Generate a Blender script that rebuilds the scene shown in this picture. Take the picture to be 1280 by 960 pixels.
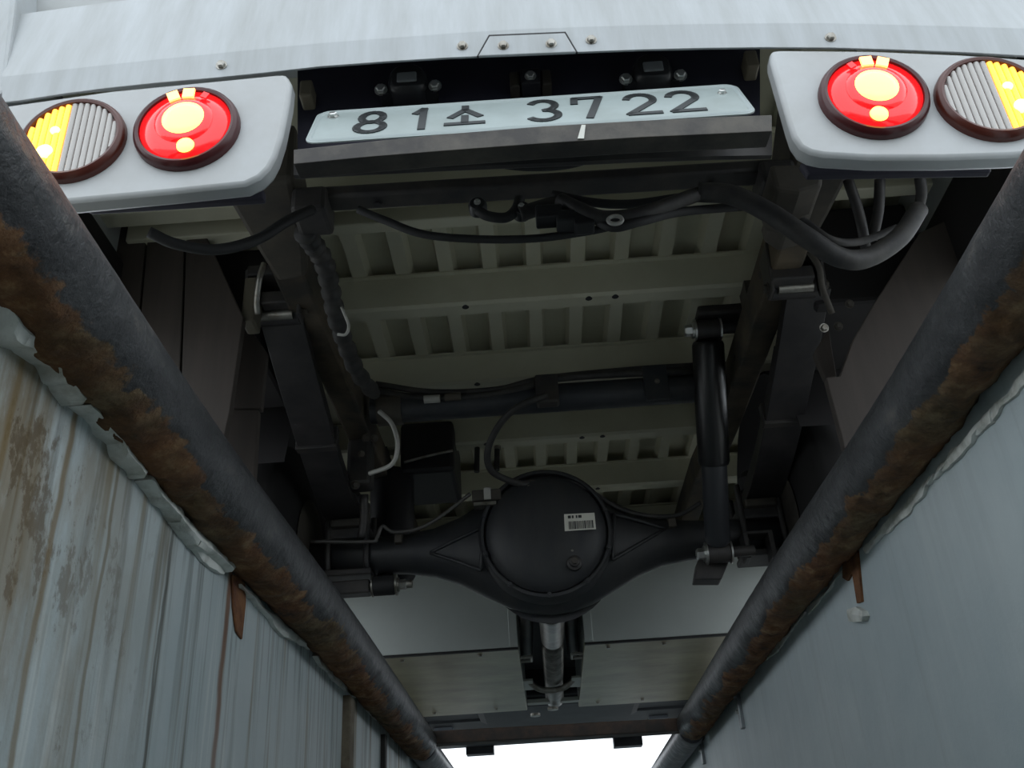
import bpy, bmesh, math, random
from mathutils import Vector, Matrix, noise

for o in list(bpy.data.objects):
    bpy.data.objects.remove(o)
random.seed(7)
V = Vector
SC = bpy.context.scene
COL = SC.collection

# ------------------------------------------------------------------ camera
F = 1200.0                                   # focal length in pixels of the 1280x960 frame
yc = V((.0483, -.5575, 1)).normalized()      # pit axis seen from the camera (right, up, forward)
xc = V((1, .063, 0)); xc = (xc - yc * xc.dot(yc)).normalized()
zc = yc.cross(xc)
if zc[1] < 0: zc = -zc
CAM = V((0, 0, -.52))
R_ = V((xc[0], yc[0], zc[0])); U_ = V((xc[1], yc[1], zc[1])); F_ = V((xc[2], yc[2], zc[2]))
cd = bpy.data.cameras.new('camera')
cd.sensor_width = 36; cd.lens = 36 * F / 1280; cd.clip_start = .01
cam = bpy.data.objects.new('camera', cd); COL.objects.link(cam)
cam.matrix_world = Matrix(((R_.x, U_.x, -F_.x, CAM.x), (R_.y, U_.y, -F_.y, CAM.y), (R_.z, U_.z, -F_.z, CAM.z), (0, 0, 0, 1)))
SC.camera = cam

# ------------------------------------------------------------------ sky and exposure
w = bpy.data.worlds.new('overcast_sky'); SC.world = w; w.use_nodes = True
bg = w.node_tree.nodes['Background']
bg.inputs[0].default_value = (.87, .94, 1.0, 1); bg.inputs[1].default_value = 1.25
SC.view_settings.view_transform = 'Standard'; SC.view_settings.look = 'None'
SC.view_settings.gamma = 1; SC.view_settings.use_curve_mapping = False
SC.view_settings.exposure = .7
SC.cycles.max_bounces = 10; SC.cycles.diffuse_bounces = 6
SC.cycles.sample_clamp_indirect = 6


def P(u, v, x=None, y=None, z=None, s=None):
    """photo pixel -> point on the plane x=, y= or z= it lies on (or at view depth s)"""
    d = R_ * ((u - 640) / F) + U_ * ((480 - v) / F) + F_
    if x is not None: t = (x - CAM.x) / d.x
    elif y is not None: t = (y - CAM.y) / d.y
    elif z is not None: t = (z - CAM.z) / d.z
    else: t = s
    return CAM + d * t


# ------------------------------------------------------------------ materials
MATS = {}
def mat(name, c, rough=.6, metal=0., c2=None, scale=20., amt=.5, bump=0., stretch=(1, 1, 1), emit=None, es=0., spec=.5, detail=6, width=.12, trans=0., clear=0.):
    if name in MATS: return MATS[name]
    m = bpy.data.materials.new(name); m.use_nodes = True
    nt = m.node_tree; N = nt.nodes; L = nt.links
    b = N['Principled BSDF']
    b.inputs['Base Color'].default_value = (*c, 1); b.inputs['Roughness'].default_value = rough
    b.inputs['Metallic'].default_value = metal; b.inputs['Specular IOR Level'].default_value = spec
    b.inputs['Transmission Weight'].default_value = trans
    b.inputs['Coat Weight'].default_value = clear
    if emit: b.inputs['Emission Color'].default_value = (*emit, 1); b.inputs['Emission Strength'].default_value = es
    if c2 or bump:
        tc = N.new('ShaderNodeTexCoord'); mp = N.new('ShaderNodeMapping'); mp.inputs['Scale'].default_value = stretch
        L.new(tc.outputs['Object'], mp.inputs['Vector'])
        nz = N.new('ShaderNodeTexNoise'); nz.inputs['Scale'].default_value = scale; nz.inputs['Detail'].default_value = detail
        nz.inputs['Roughness'].default_value = .65
        L.new(mp.outputs[0], nz.inputs['Vector'])
        if c2:
            r = N.new('ShaderNodeValToRGB'); r.color_ramp.elements[0].position = .5 - width + (.5 - amt) * .5; r.color_ramp.elements[1].position = .5 + width + (.5 - amt) * .5
            r.color_ramp.elements[0].color = (*c, 1); r.color_ramp.elements[1].color = (*c2, 1)
            L.new(nz.outputs['Fac'], r.inputs[0]); L.new(r.outputs[0], b.inputs['Base Color'])
        if bump:
            bp = N.new('ShaderNodeBump'); bp.inputs['Strength'].default_value = bump; bp.inputs['Distance'].default_value = .004
            L.new(nz.outputs['Fac'], bp.inputs['Height']); L.new(bp.outputs[0], b.inputs['Normal'])
    MATS[name] = m
    return m

white = mat('white_paint', (.42, .45, .47), .35, c2=(.28, .29, .285), scale=5, amt=.35, stretch=(5, 1, .6), width=.25, spec=.4)
lampbox = mat('lamp_housing_paint', (.47, .49, .50), .4, c2=(.36, .36, .35), scale=8, amt=.35, width=.25)
cream = mat('cream_deck_paint', (.60, .59, .47), .55, c2=(.50, .48, .36), scale=6, amt=.45, width=.25)
steel = mat('black_chassis_paint', (.024, .023, .026), .5, c2=(.07, .062, .055), scale=14, amt=.42, bump=.25, width=.2)
dusty = mat('dusty_chassis', (.042, .038, .034), .7, c2=(.10, .085, .065), scale=9, amt=.45, bump=.3, width=.2)
rail_m = mat('weathered_frame_rail', (.035, .032, .028), .7, c2=(.13, .10, .065), scale=7, amt=.42, bump=.4, width=.16)
navy = mat('navy_panel', (.018, .018, .034), .6, c2=(.035, .03, .045), scale=9, amt=.4, width=.2)
rubber = mat('black_rubber', (.016, .016, .017), .65, bump=.3, scale=40)
hose_m = mat('dusty_hose', (.024, .023, .024), .6, c2=(.05, .046, .042), scale=25, amt=.45, bump=.3)
pipe_dark = mat('grey_brake_pipe', (.10, .095, .09), .4, metal=.3)
whitehose = mat('pale_hose', (.42, .41, .38), .45)
zinc = mat('zinc_bolt', (.62, .62, .60), .28, metal=.9)
bare = mat('bare_steel', (.38, .37, .34), .35, metal=.85, c2=(.2, .18, .15), scale=30, amt=.4)
axle_m = mat('axle_paint', (.018, .020, .025), .5, c2=(.045, .044, .042), scale=6, amt=.45, bump=.2, stretch=(2.5, 1, .7), width=.25)
shock_m = mat('shock_paint', (.010, .010, .011), .33, spec=.6)
shock2 = mat('shock_tube_paint', (.035, .037, .042), .4)
greypanel = mat('grey_panel', (.56, .60, .58), .5, c2=(.48, .51, .49), scale=4, amt=.4, width=.3)
galv = mat('galvanised_panel', (.30, .27, .16), .36, metal=.35, c2=(.15, .13, .07), scale=5, amt=.42, stretch=(1, 2, 1), width=.2)
glass_clear = mat('clear_lens', (.42, .40, .38), .15, spec=.8)
flap_m = mat('brown_black_flap', (.045, .037, .032), .75, c2=(.075, .06, .052), scale=5, amt=.45, stretch=(6, 1, .5), width=.25)
tyre_m = mat('tyre_rubber', (.014, .013, .013), .85)
ground_m = mat('concrete_ground', (.40, .40, .38), .9, c2=(.31, .31, .29), scale=3, amt=.5, bump=.2)
plaster = mat('white_plaster', (.70, .72, .68), .8, c2=(.42, .43, .38), scale=26, amt=.38, bump=.9)
rust_m = mat('rust_metal', (.20, .085, .03), .85, c2=(.10, .035, .015), scale=30, amt=.5, bump=.6)
frontmat = mat('front_dark', (.018, .020, .025), .6, c2=(.035, .037, .042), scale=8, amt=.4)


def wall_material(name, base, base2, streak, dark, s_amt, ochre):
    m = bpy.data.materials.new(name); m.use_nodes = True
    nt = m.node_tree; N = nt.nodes; L = nt.links; b = N['Principled BSDF']
    b.inputs['Roughness'].default_value = .55; b.inputs['Specular IOR Level'].default_value = .3
    tc = N.new('ShaderNodeTexCoord')
    def tex(sc, st, det=5, rough=.6):
        mp = N.new('ShaderNodeMapping'); mp.inputs['Scale'].default_value = st
        L.new(tc.outputs['Object'], mp.inputs['Vector'])
        nz = N.new('ShaderNodeTexNoise'); nz.inputs['Scale'].default_value = sc; nz.inputs['Detail'].default_value = det; nz.inputs['Roughness'].default_value = rough
        L.new(mp.outputs[0], nz.inputs['Vector']); return nz.outputs['Fac']
    def ramp(f, a, c, pa=(0, 0, 0, 1), pc=(1, 1, 1, 1)):
        r = N.new('ShaderNodeValToRGB'); r.color_ramp.elements[0].position = a; r.color_ramp.elements[1].position = c
        r.color_ramp.elements[0].color = pa; r.color_ramp.elements[1].color = pc
        L.new(f, r.inputs[0]); return r.outputs[0]
    def mix(f, a, c2):
        x = N.new('ShaderNodeMixRGB'); L.new(f, x.inputs[0]); L.new(a, x.inputs[1])
        x.inputs[2].default_value = (*c2, 1); return x.outputs[0]
    def mul(a, c):
        x = N.new('ShaderNodeMath'); x.operation = 'MULTIPLY'; L.new(a, x.inputs[0])
        if isinstance(c, float): x.inputs[1].default_value = c
        else: L.new(c, x.inputs[1])
        return x.outputs[0]
    col = ramp(tex(3.5, (1, 1, 1)), .35, .65, (*base, 1), (*base2, 1))
    # run-down streaks: fine along the wall, long along the height, strongest under the pipe
    sep = N.new('ShaderNodeSeparateXYZ'); L.new(tc.outputs['Object'], sep.inputs[0])
    zr = N.new('ShaderNodeMapRange'); zr.inputs[1].default_value = -1.1; zr.inputs[2].default_value = -.05; zr.inputs[3].default_value = .35; zr.inputs[4].default_value = 1
    L.new(sep.outputs[2], zr.inputs[0])
    if s_amt:
        s1 = mul(mul(ramp(tex(16, (1, 1, .045), 4), .55, .66), zr.outputs[0]), s_amt)
        col = mix(s1, col, streak)
        s2 = mul(mul(ramp(tex(31, (1, 1, .03), 3), .60, .68), zr.outputs[0]), s_amt)
        col = mix(s2, col, dark)
        zt = N.new('ShaderNodeMapRange'); zt.inputs[1].default_value = -.45; zt.inputs[2].default_value = -.08; L.new(sep.outputs[2], zt.inputs[0])
        s4 = mul(mul(ramp(tex(42, (1, 1, .05), 3), .50, .60), zt.outputs[0]), s_amt * .55)
        col = mix(s4, col, dark)
        s3 = mul(ramp(tex(22, (1, 1.4, .06), 3), .62, .70), .7 if ochre else .12)
        col = mix(s3, col, (.60, .64, .62))
    if ochre:   # old yellow-brown seepage at the near end, and one rust run below the strap
        yr = N.new('ShaderNodeMapRange'); yr.inputs[1].default_value = 1.15; yr.inputs[2].default_value = .62; yr.inputs[3].default_value = 0; yr.inputs[4].default_value = 1
        L.new(sep.outputs[1], yr.inputs[0])
        o = mul(mul(ramp(tex(9, (1, 1, .35), 8, .7), .40, .58), yr.outputs[0]), zr.outputs[0])
        col = mix(o, col, (.20, .145, .07))
        o2 = mul(mul(ramp(tex(14, (1, 1, .6), 8, .75), .56, .60), yr.outputs[0]), zr.outputs[0])
        col = mix(o2, col, (.10, .065, .03))
        for yy, ww, cc, k in ochre:
            sb = N.new('ShaderNodeMath'); sb.operation = 'SUBTRACT'; L.new(sep.outputs[1], sb.inputs[0]); sb.inputs[1].default_value = yy
            wob = N.new('ShaderNodeMath'); wob.operation = 'MULTIPLY_ADD'; L.new(tex(6, (.2, .2, 1), 3), wob.inputs[0]); wob.inputs[1].default_value = .03; L.new(sb.outputs[0], wob.inputs[2])
            ab = N.new('ShaderNodeMath'); ab.operation = 'ABSOLUTE'; L.new(wob.outputs[0], ab.inputs[0])
            g = N.new('ShaderNodeMapRange'); g.inputs[1].default_value = ww; g.inputs[2].default_value = ww * .4; g.inputs[3].default_value = 0; g.inputs[4].default_value = k
            L.new(ab.outputs[0], g.inputs[0]); col = mix(mul(g.outputs[0], zr.outputs[0]), col, cc)
    L.new(col, b.inputs['Base Color'])
    bp = N.new('ShaderNodeBump'); bp.inputs['Strength'].default_value = .5; bp.inputs['Distance'].default_value = .006
    L.new(tex(7, (1, 1, 1), 8, .7), bp.inputs['Height']); L.new(bp.outputs[0], b.inputs['Normal'])
    return m

wallL = wall_material('stained_pit_paint', (.40, .47, .48), (.49, .54, .54), (.19, .145, .075), (.075, .075, .06), .85,
                      [(1.355, .013, (.16, .065, .025), .9), (.84, .007, (.19, .13, .055), .8), (.735, .007, (.20, .14, .06), .75), (.95, .005, (.16, .12, .06), .7), (1.12, .005, (.07, .07, .055), .8), (.66, .006, (.18, .13, .06), .7)])
wallR = wall_material('smooth_pit_paint', (.42, .49, .51), (.51, .57, .58), (.40, .45, .45), (.30, .34, .35), .25, None)


def rusty_pipe_material(name, d):
    """dark paint on the side turned to the truck, rust on the side turned to the wall (d: direction of the painted side)"""
    m = bpy.data.materials.new(name); m.use_nodes = True
    nt = m.node_tree; N = nt.nodes; L = nt.links; b = N['Principled BSDF']
    tc = N.new('ShaderNodeTexCoord'); ge = N.new('ShaderNodeAttribute'); ge.attribute_name = 'rust'
    def tex(sc, st=(1, 1, 1), det=8, rough=.65):
        mp = N.new('ShaderNodeMapping'); mp.inputs['Scale'].default_value = st
        L.new(tc.outputs['Object'], mp.inputs['Vector'])
        nz = N.new('ShaderNodeTexNoise'); nz.inputs['Scale'].default_value = sc; nz.inputs['Detail'].default_value = det; nz.inputs['Roughness'].default_value = rough
        L.new(mp.outputs[0], nz.inputs['Vector']); return nz.outputs['Fac']
    def ramp(f, stops):
        r = N.new('ShaderNodeValToRGB')
        while len(r.color_ramp.elements) < len(stops): r.color_ramp.elements.new(.5)
        for e, (p, c) in zip(r.color_ramp.elements, stops): e.position = p; e.color = (*c, 1)
        L.new(f, r.inputs[0]); return r.outputs[0]
    rustc = ramp(tex(24, (1, .8, 1), 10, .72), [(.32, (.018, .008, .004)), (.43, (.12, .046, .015)), (.55, (.20, .092, .034)), (.68, (.36, .24, .12))])
    darkc = ramp(tex(24, (1, .35, 1)), [(.35, (.020, .021, .023)), (.6, (.046, .048, .05)), (.75, (.12, .11, .10))])
    big = N.new('ShaderNodeMixRGB'); L.new(ramp(tex(3.2), [(.42, (0, 0, 0)), (.60, (1, 1, 1))]), big.inputs[0]); L.new(rustc, big.inputs[1]); big.inputs[0].default_value = 0
    ol = ramp(tex(26, (1, 1, 1), 10, .72), [(.33, (.018, .011, .006)), (.5, (.09, .056, .023)), (.68, (.22, .16, .085))]); L.new(ol, big.inputs[2]); rustc = big.outputs[0]
    ma = N.new('ShaderNodeMath'); ma.operation = 'MULTIPLY_ADD'; L.new(tex(46, (1, .9, 1), 6, .7), ma.inputs[0]); ma.inputs[1].default_value = .9; L.new(ge.outputs['Fac'], ma.inputs[2])
    mx = N.new('ShaderNodeMixRGB'); L.new(ramp(ma.outputs[0], [(.90, (0, 0, 0)), (.99, (1, 1, 1))]), mx.inputs[0]); L.new(darkc, mx.inputs[1]); L.new(rustc, mx.inputs[2])
    L.new(mx.outputs[0], b.inputs['Base Color'])
    rr = N.new('ShaderNodeMapRange'); rr.inputs[3].default_value = .42; rr.inputs[4].default_value = .9; L.new(ge.outputs['Fac'], rr.inputs[0]); L.new(rr.outputs[0], b.inputs['Roughness'])
    bp = N.new('ShaderNodeBump'); bp.inputs['Strength'].default_value = 1; bp.inputs['Distance'].default_value = .008
    L.new(tex(28), bp.inputs['Height']); L.new(bp.outputs[0], b.inputs['Normal'])
    return m


# ------------------------------------------------------------------ building helpers
def obj(name, bm, m, parent=None, smooth=False, bevel=0., label=None):
    bmesh.ops.recalc_face_normals(bm, faces=bm.faces)
    me = bpy.data.meshes.new(name); bm.to_mesh(me); bm.free()
    me.materials.append(m)
    o = bpy.data.objects.new(name, me); COL.objects.link(o)
    if parent:
        o.parent = parent
        if parent.type == 'EMPTY': o.matrix_parent_inverse = Matrix.Translation(-parent.location)
    if bevel:
        bv = o.modifiers.new('bevel', 'BEVEL'); bv.width = bevel; bv.segments = 2; bv.limit_method = 'ANGLE'; bv.angle_limit = .6
    if smooth:
        for p in me.polygons: p.use_smooth = True
        if smooth != 'all':
            me.set_sharp_from_angle(angle=.7)
    if label: o['label'] = label
    return o

def structure(o):
    o['kind'] = 'structure'; return o

def tag(o, label, cat, group=None):
    o['label'] = label; o['category'] = cat
    if group: o['group'] = group
    return o

def bm_box(lo, hi, bm=None):
    bm = bm or bmesh.new()
    v = [bm.verts.new((x, y, z)) for x in (lo[0], hi[0]) for y in (lo[1], hi[1]) for z in (lo[2], hi[2])]
    for f in ((0, 1, 3, 2), (4, 6, 7, 5), (0, 4, 5, 1), (2, 3, 7, 6), (0, 2, 6, 4), (1, 5, 7, 3)): bm.faces.new([v[i] for i in f])
    return bm

def bm_prism(pts, ext, bm=None):
    bm = bm or bmesh.new(); ext = V(ext)
    a = [bm.verts.new(p) for p in pts]; b = [bm.verts.new(V(p) + ext) for p in pts]
    bm.faces.new(a); bm.faces.new(b[::-1])
    n = len(a)
    for i in range(n): bm.faces.new((a[i], a[(i + 1) % n], b[(i + 1) % n], b[i]))
    return bm

def frame_of(d):
    d = V(d).normalized(); a = V((0, 0, 1)) if abs(d.z) < .9 else V((1, 0, 0))
    s = d.cross(a).normalized(); return s, s.cross(d).normalized()

def bm_lathe(p0, d, prof, n=24, bm=None):
    """prof: list of (distance along d, radius); closed at both ends"""
    bm = bm or bmesh.new(); d = V(d).normalized(); s, t = frame_of(d); rings = []
    for h, r in prof:
        rings.append([bm.verts.new(V(p0) + d * h + (s * math.cos(2 * math.pi * k / n) + t * math.sin(2 * math.pi * k / n)) * max(r, 1e-4)) for k in range(n)])
    for a, b in zip(rings, rings[1:]):
        for k in range(n): bm.faces.new((a[k], a[(k + 1) % n], b[(k + 1) % n], b[k]))
    bm.faces.new(rings[0][::-1]); bm.faces.new(rings[-1])
    return bm

def bm_cyl(a, b, r, n=20, bm=None):
    a, b = V(a), V(b); L = (b - a).length
    return bm_lathe(a, b - a, [(0, r), (L, r)], n, bm)

def spline(pts, per=8):
    pts = [V(p) for p in pts]; q = [pts[0] * 2 - pts[1]] + pts + [pts[-1] * 2 - pts[-2]]; out = []
    for i in range(1, len(q) - 2):
        for k in range(per):
            t = k / per; a, b, c, d = q[i - 1:i + 3]
            out.append(.5 * ((2 * b) + (c - a) * t + (2 * a - 5 * b + 4 * c - d) * t * t + (3 * b - a - 3 * c + d) * t ** 3))
    return out + [pts[-1]]

def bm_tube(pts, r, n=10, per=8, bm=None, rfun=None, smooth=True):
    bm = bm or bmesh.new(); c = spline(pts, per) if smooth else [V(p) for p in pts]; rings = []
    up = None
    for i, p in enumerate(c):
        d = (c[min(i + 1, len(c) - 1)] - c[max(i - 1, 0)]).normalized()
        if up is None: s, up = frame_of(d)
        s = d.cross(up).normalized(); up = s.cross(d).normalized()
        rr = rfun(i) if rfun else r
        rings.append([bm.verts.new(p + (s * math.cos(2 * math.pi * k / n) + up * math.sin(2 * math.pi * k / n)) * rr) for k in range(n)])
    for a, b in zip(rings, rings[1:]):
        for k in range(n): bm.faces.new((a[k], a[(k + 1) % n], b[(k + 1) % n], b[k]))
    bm.faces.new(rings[0][::-1]); bm.faces.new(rings[-1])
    return bm

def bm_strip(rows, thick, bm=None):
    """grid of points (list of equally long rows) given a thickness vector: a bent sheet"""
    bm = bm or bmesh.new(); thick = V(thick)
    A = [[bm.verts.new(p) for p in r] for r in rows]; B = [[bm.verts.new(V(p) + thick) for p in r] for r in rows]
    nr, nc = len(rows), len(rows[0])
    for i in range(nr - 1):
        for j in range(nc - 1):
            bm.faces.new((A[i][j], A[i][j + 1], A[i + 1][j + 1], A[i + 1][j])); bm.faces.new((B[i][j], B[i + 1][j], B[i + 1][j + 1], B[i][j + 1]))
    for i in range(nr - 1):
        for j in (0, nc - 1): bm.faces.new((A[i][j], A[i + 1][j], B[i + 1][j], B[i][j]))
    for j in range(nc - 1):
        for i in (0, nr - 1): bm.faces.new((A[i][j], A[i][j + 1], B[i][j + 1], B[i][j]))
    return bm

def bolt(name, p, d, r, parent, m=zinc, h=None):
    """hexagon head on a washer"""
    h = h or r * .9; d = V(d).normalized()
    bm = bm_lathe(V(p), d, [(0, r * 1.35), (h * .25, r * 1.35)], 14)
    bm_lathe(V(p) + d * h * .2, d, [(0, r), (h * .8, r), (h, r * .75)], 6, bm)
    return obj(name, bm, m, parent)

X0 = .035                                   # pit and truck centre line

# ------------------------------------------------------------------ the pit
WL, WR = -.443, .513
structure(obj('wall_left', bm_box((WL - .25, -1.6, -2.0), (WL, 9.0, -.012)), wallL))
structure(obj('wall_right', bm_box((WR, -1.6, -2.0), (WR + .25, 9.0, -.012)), wallR))
wl, wr = bpy.data.objects['wall_left'], bpy.data.objects['wall_right']
structure(obj('wall_back', bm_box((WL, -1.85, -2.0), (WR, -1.6, -.012)), wallR))
structure(obj('wall_front', bm_box((WL, 8.8, -2.0), (WR, 9.0, -.012)), wallR))
structure(obj('floor', bm_box((WL - .25, -1.85, -2.15), (WR + .25, 9.0, -2.0)), ground_m))
bm = bmesh.new()
for lo, hi in (((-14, -14, -.3), (WL - .12, 20, -.012)), ((WR + .12, -14, -.3), (14, 20, -.012)), ((WL - .12, -14, -.3), (WR + .12, -1.7, -.012)), ((WL - .12, 8.9, -.3), (WR + .12, 20, -.012))):
    bm_box(lo, hi, bm)
structure(obj('ground', bm, ground_m))

def edge_pipe(cx, cz, r0, side, label):
    bm = bmesh.new()
    n, rings, vals = 40, [], []
    ys = [-1.6 + i * .012 for i in range(int((3.215 + 1.6) / .012) + 1)]
    dv = V((side * .786, 0, .617))
    rust = []
    for y in ys:
        bow = -side * .014 * math.exp(-((y - 1.0) / .55) ** 2)
        ring = []
        for k in range(n):
            a = 2 * math.pi * k / n; nrm = V((math.cos(a), 0, math.sin(a)))
            h = nrm.dot(dv)
            q = V((cx * 3 + nrm.x * .12, y, nrm.z * .12))
            e = .55 * noise.fractal(q * 7, .8, 2.1, 5) + .35 * noise.fractal(V((q.x * 20, q.y * 34, q.z * 20)), .8, 2, 4)
            k_ = .5 + .5 * max(-1, min(1, (-h + .02 + e * .62) * 2.2))
            rust.append(k_)
            d = k_ * (.002 + .0055 * noise.fractal(V((q.x * 16, q.y * 26, q.z * 16)), .7, 2.1, 5)) + .0006 * noise.noise(q * 30)
            ring.append(bm.verts.new(V((cx + bow, y, cz)) + nrm * (r0 + d)))
        rings.append(ring)
    for a, b in zip(rings, rings[1:]):
        for k in range(n): bm.faces.new((a[k], a[(k + 1) % n], b[(k + 1) % n], b[k]))
    bm.faces.new(rings[0][::-1]); bm.faces.new(rings[-1])
    o = obj('steel_pipe', bm, rusty_pipe_material('rusted_pipe', dv), smooth='all')
    at = o.data.attributes.new('rust', 'FLOAT', 'POINT'); at.data.foreach_set('value', rust)
    return tag(o, label, 'pipe', 'steel pipes along the pit edges')
edge_pipe(-.399, -.0055, .051, 1, 'rusted steel pipe along the pit edge above the streaked, flaking wall')
edge_pipe(.4655, -.003, .047, -1, 'rusted steel pipe along the pit edge above the smooth blue-grey wall')
# the next lengths of pipe, beyond the flat bar
for cx, lb in ((-.402, 'clean grey pipe length beyond the flat bar, above the streaked wall'), (.472, 'clean grey pipe length beyond the flat bar, above the smooth wall')):
    o = obj('steel_pipe', bm_lathe((cx, 3.277, -.012), (0, 1, 0), [(0, .040), (.02, .046), (5.4, .046)], 28), mat('grey_pipe_paint', (.10, .10, .11), .35, c2=(.3, .3, .3), scale=30, amt=.3), smooth=True)
    tag(o, lb, 'pipe', 'steel pipes along the pit edges')
bm = bm_prism([(-.50, 3.217, -.010), (.56, 3.217, -.022), (.56, 3.217, .018), (-.50, 3.217, .030)], (0, .06, 0))
tag(obj('flat_bar', bm, mat('brown_bar', (.055, .045, .04), .6, c2=(.11, .07, .05), scale=20), bevel=.004), 'brown steel flat bar bridging the pit from pipe to pipe', 'bar')

# flaking plaster under the pipes: single flakes on the wall
def flake(wall, x, side, top, bot, th, m=plaster):
    """ragged flake between an upper and a lower pixel polyline on the wall plane"""
    up, lo = [], []
    for src, dst in ((top, up), (bot, lo)):
        for a, b in zip(src, src[1:]):
            n = max(2, int(math.hypot(b[0] - a[0], b[1] - a[1]) / 5))
            for k in range(n):
                t = k / n; u = a[0] + (b[0] - a[0]) * t; v = a[1] + (b[1] - a[1]) * t
                jx = 3.2 * noise.fractal(V((u * .05, v * .05, 3 if dst is up else 9)), .9, 2, 3)
                dst.append((u + jx * .7, v - jx * side))
        dst.append(src[-1])
    n = max(len(up), len(lo))
    def res(q): return [q[round(i * (len(q) - 1) / (n - 1))] for i in range(n)]
    up, lo = res(up), res(lo)
    rows = []
    for t in (0, .5, 1):
        rows.append([P(a[0] + (b[0] - a[0]) * t, a[1] + (b[1] - a[1]) * t, x=x + side * (th * (.75 if t != .5 else 1.0) + .004 * noise.noise(V((a[0] * .06, a[1] * .06, t * 3))))) for a, b in zip(up, lo)])
    o = obj('plaster_flake', bm_strip(rows, (-side * (th + .012), 0, 0)), m, wall, smooth=True)
    return o
for top, bot, th in (
    ([(-30, 318), (0, 350), (40, 398), (70, 440), (112, 494)], [(-30, 350), (0, 380), (22, 425), (60, 448), (103, 506)], .026),
    ([(117, 500), (150, 540), (186, 588)], [(112, 510), (140, 545), (180, 598)], .022),
    ([(188, 592), (215, 625), (250, 662), (296, 708)], [(192, 608), (215, 640), (245, 678), (290, 715)], .020),
    ([(247, 680), (268, 694), (284, 712)], [(243, 684), (262, 708), (280, 718)], .008),
    ([(303, 728), (330, 756), (360, 784), (390, 806)], [(308, 738), (330, 766), (356, 795), (388, 812)], .010),
    ([(396, 818), (420, 842), (448, 866)], [(396, 824), (418, 850), (446, 872)], .008),
    ([(460, 880), (480, 898), (500, 915)], [(460, 888), (480, 906), (500, 920)], .008)):
    flake(wl, WL, 1, top, bot, th)
for top, bot, th in (
    ([(1290, 448), (1262, 486), (1236, 512)], [(1290, 470), (1262, 500), (1240, 526)], .010),
    ([(1236, 512), (1205, 548), (1172, 584)], [(1238, 528), (1204, 566), (1166, 600)], .012),
    ([(1166, 592), (1135, 624), (1100, 660), (1078, 686)], [(1160, 606), (1138, 640), (1104, 668), (1082, 692)], .010),
    ([(1058, 706), (1038, 734), (1012, 756)], [(1050, 716), (1030, 744), (1010, 768)], .008),
    ([(1006, 766), (985, 788), (958, 818)], [(1002, 772), (984, 798), (956, 826)], .008),
    ([(950, 826), (930, 848), (912, 868)], [(948, 832), (932, 854), (914, 874)], .007)):
    flake(wr, WR, -1, top, bot, th * .5)
# rusted strap stub and joints on the streaked wall
o = obj('rust_strap', bm_prism([P(a, b, x=WL) for a, b in ((288, 718), (303, 722), (305, 752), (300, 800), (293, 790), (289, 760))], (.004, 0, 0)), rust_m, wl, bevel=.002)
o = obj('joint_strip', bm_box((WL - .01, 2.18, -2), (WL + .018, 2.235, -.06)), mat('old_brown_joint', (.10, .075, .05), .8, c2=(.2, .17, .12), scale=14, bump=.4), wl, bevel=.004)
o = obj('joint_strip', bm_box((WL - .01, 2.70, -2), (WL + .012, 2.73, -.06)), mat('dark_joint', (.03, .028, .025), .8), wl)
# clips and a torn tab on the smooth wall
for (u, v, h) in ((924, 868, 46), (877, 920, 36)):
    a = P(u, v, x=WR); b = P(u + 4, v + h, x=WR)
    bm = bm_box((WR - .010, a.y - .012, b.z), (WR + .004, a.y + .012, a.z)); bm_box((WR - .035, a.y - .012, a.z - .008), (WR, a.y + .012, a.z), bm)
    o = obj('wall_clip', bm, mat('grey_clip', (.3, .32, .33), .45, metal=.4), wr, bevel=.002)
    bolt('bolt', (WR - .010, a.y, (a.z + b.z) / 2), (-1, 0, 0), .006, o)
o = obj('torn_tab', bm_prism([P(a, b, x=WR) for a, b in ((1056, 700), (1074, 688), (1080, 752), (1074, 754), (1068, 716), (1062, 726), (1056, 722))], (-.004, 0, 0)), rust_m, wr)
flake(wr, WR, -1, [(1058, 762), (1068, 757), (1078, 764)], [(1060, 776), (1068, 780), (1077, 777)], .012)

# ------------------------------------------------------------------ the truck
truck = bpy.data.objects.new('cargo_truck', None); COL.objects.link(truck)
truck.location = (X0, .8, 0); truck.empty_display_size = .3
tag(truck, 'white cargo truck with lit rear lamps standing over the pit', 'truck')
T = truck
def part(name, bm, m, parent=T, **k): return obj(name, bm, m, parent, **k)

# rear sill: bent white sheet over the whole width
YB = .80
us = [2, 22, 80, 134, 200, 269, 328, 400, 480, 560, 640, 720, 800, 880, 960, 1040, 1120, 1200, 1290, 1400]
lowv = {2: 128, 22: 126, 80: 117, 134: 110, 200: 103, 269: 97, 328: 91, 400: 83, 480: 77, 560: 72, 640: 68.5, 720: 65, 800: 62, 880: 60, 960: 59, 1040: 59.5, 1120: 62, 1200: 65, 1290: 70, 1400: 77}
crv = {2: 96, 22: 94, 80: 87, 134: 81, 200: 74, 269: 67, 328: 61, 400: 54, 480: 48, 560: 42, 640: 37, 720: 34, 800: 31.5, 880: 30, 960: 29, 1040: 29, 1120: 31, 1200: 33, 1290: 36, 1400: 42}
tpv = {2: 21, 22: 18, 80: 10, 134: 3, 200: -5, 269: -13, 328: -19, 400: -26, 480: -33, 560: -38, 640: -42, 720: -45, 800: -47, 880: -48, 960: -48, 1040: -47, 1120: -45, 1200: -42, 1290: -38, 1400: -30}
low = [P(u, lowv[u], y=YB) for u in us]; cre = [P(u, crv[u], y=YB + .002) for u in us]; top = [P(u + (14 if u == 2 else 0), tpv[u], y=YB + .035) for u in us]
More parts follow.
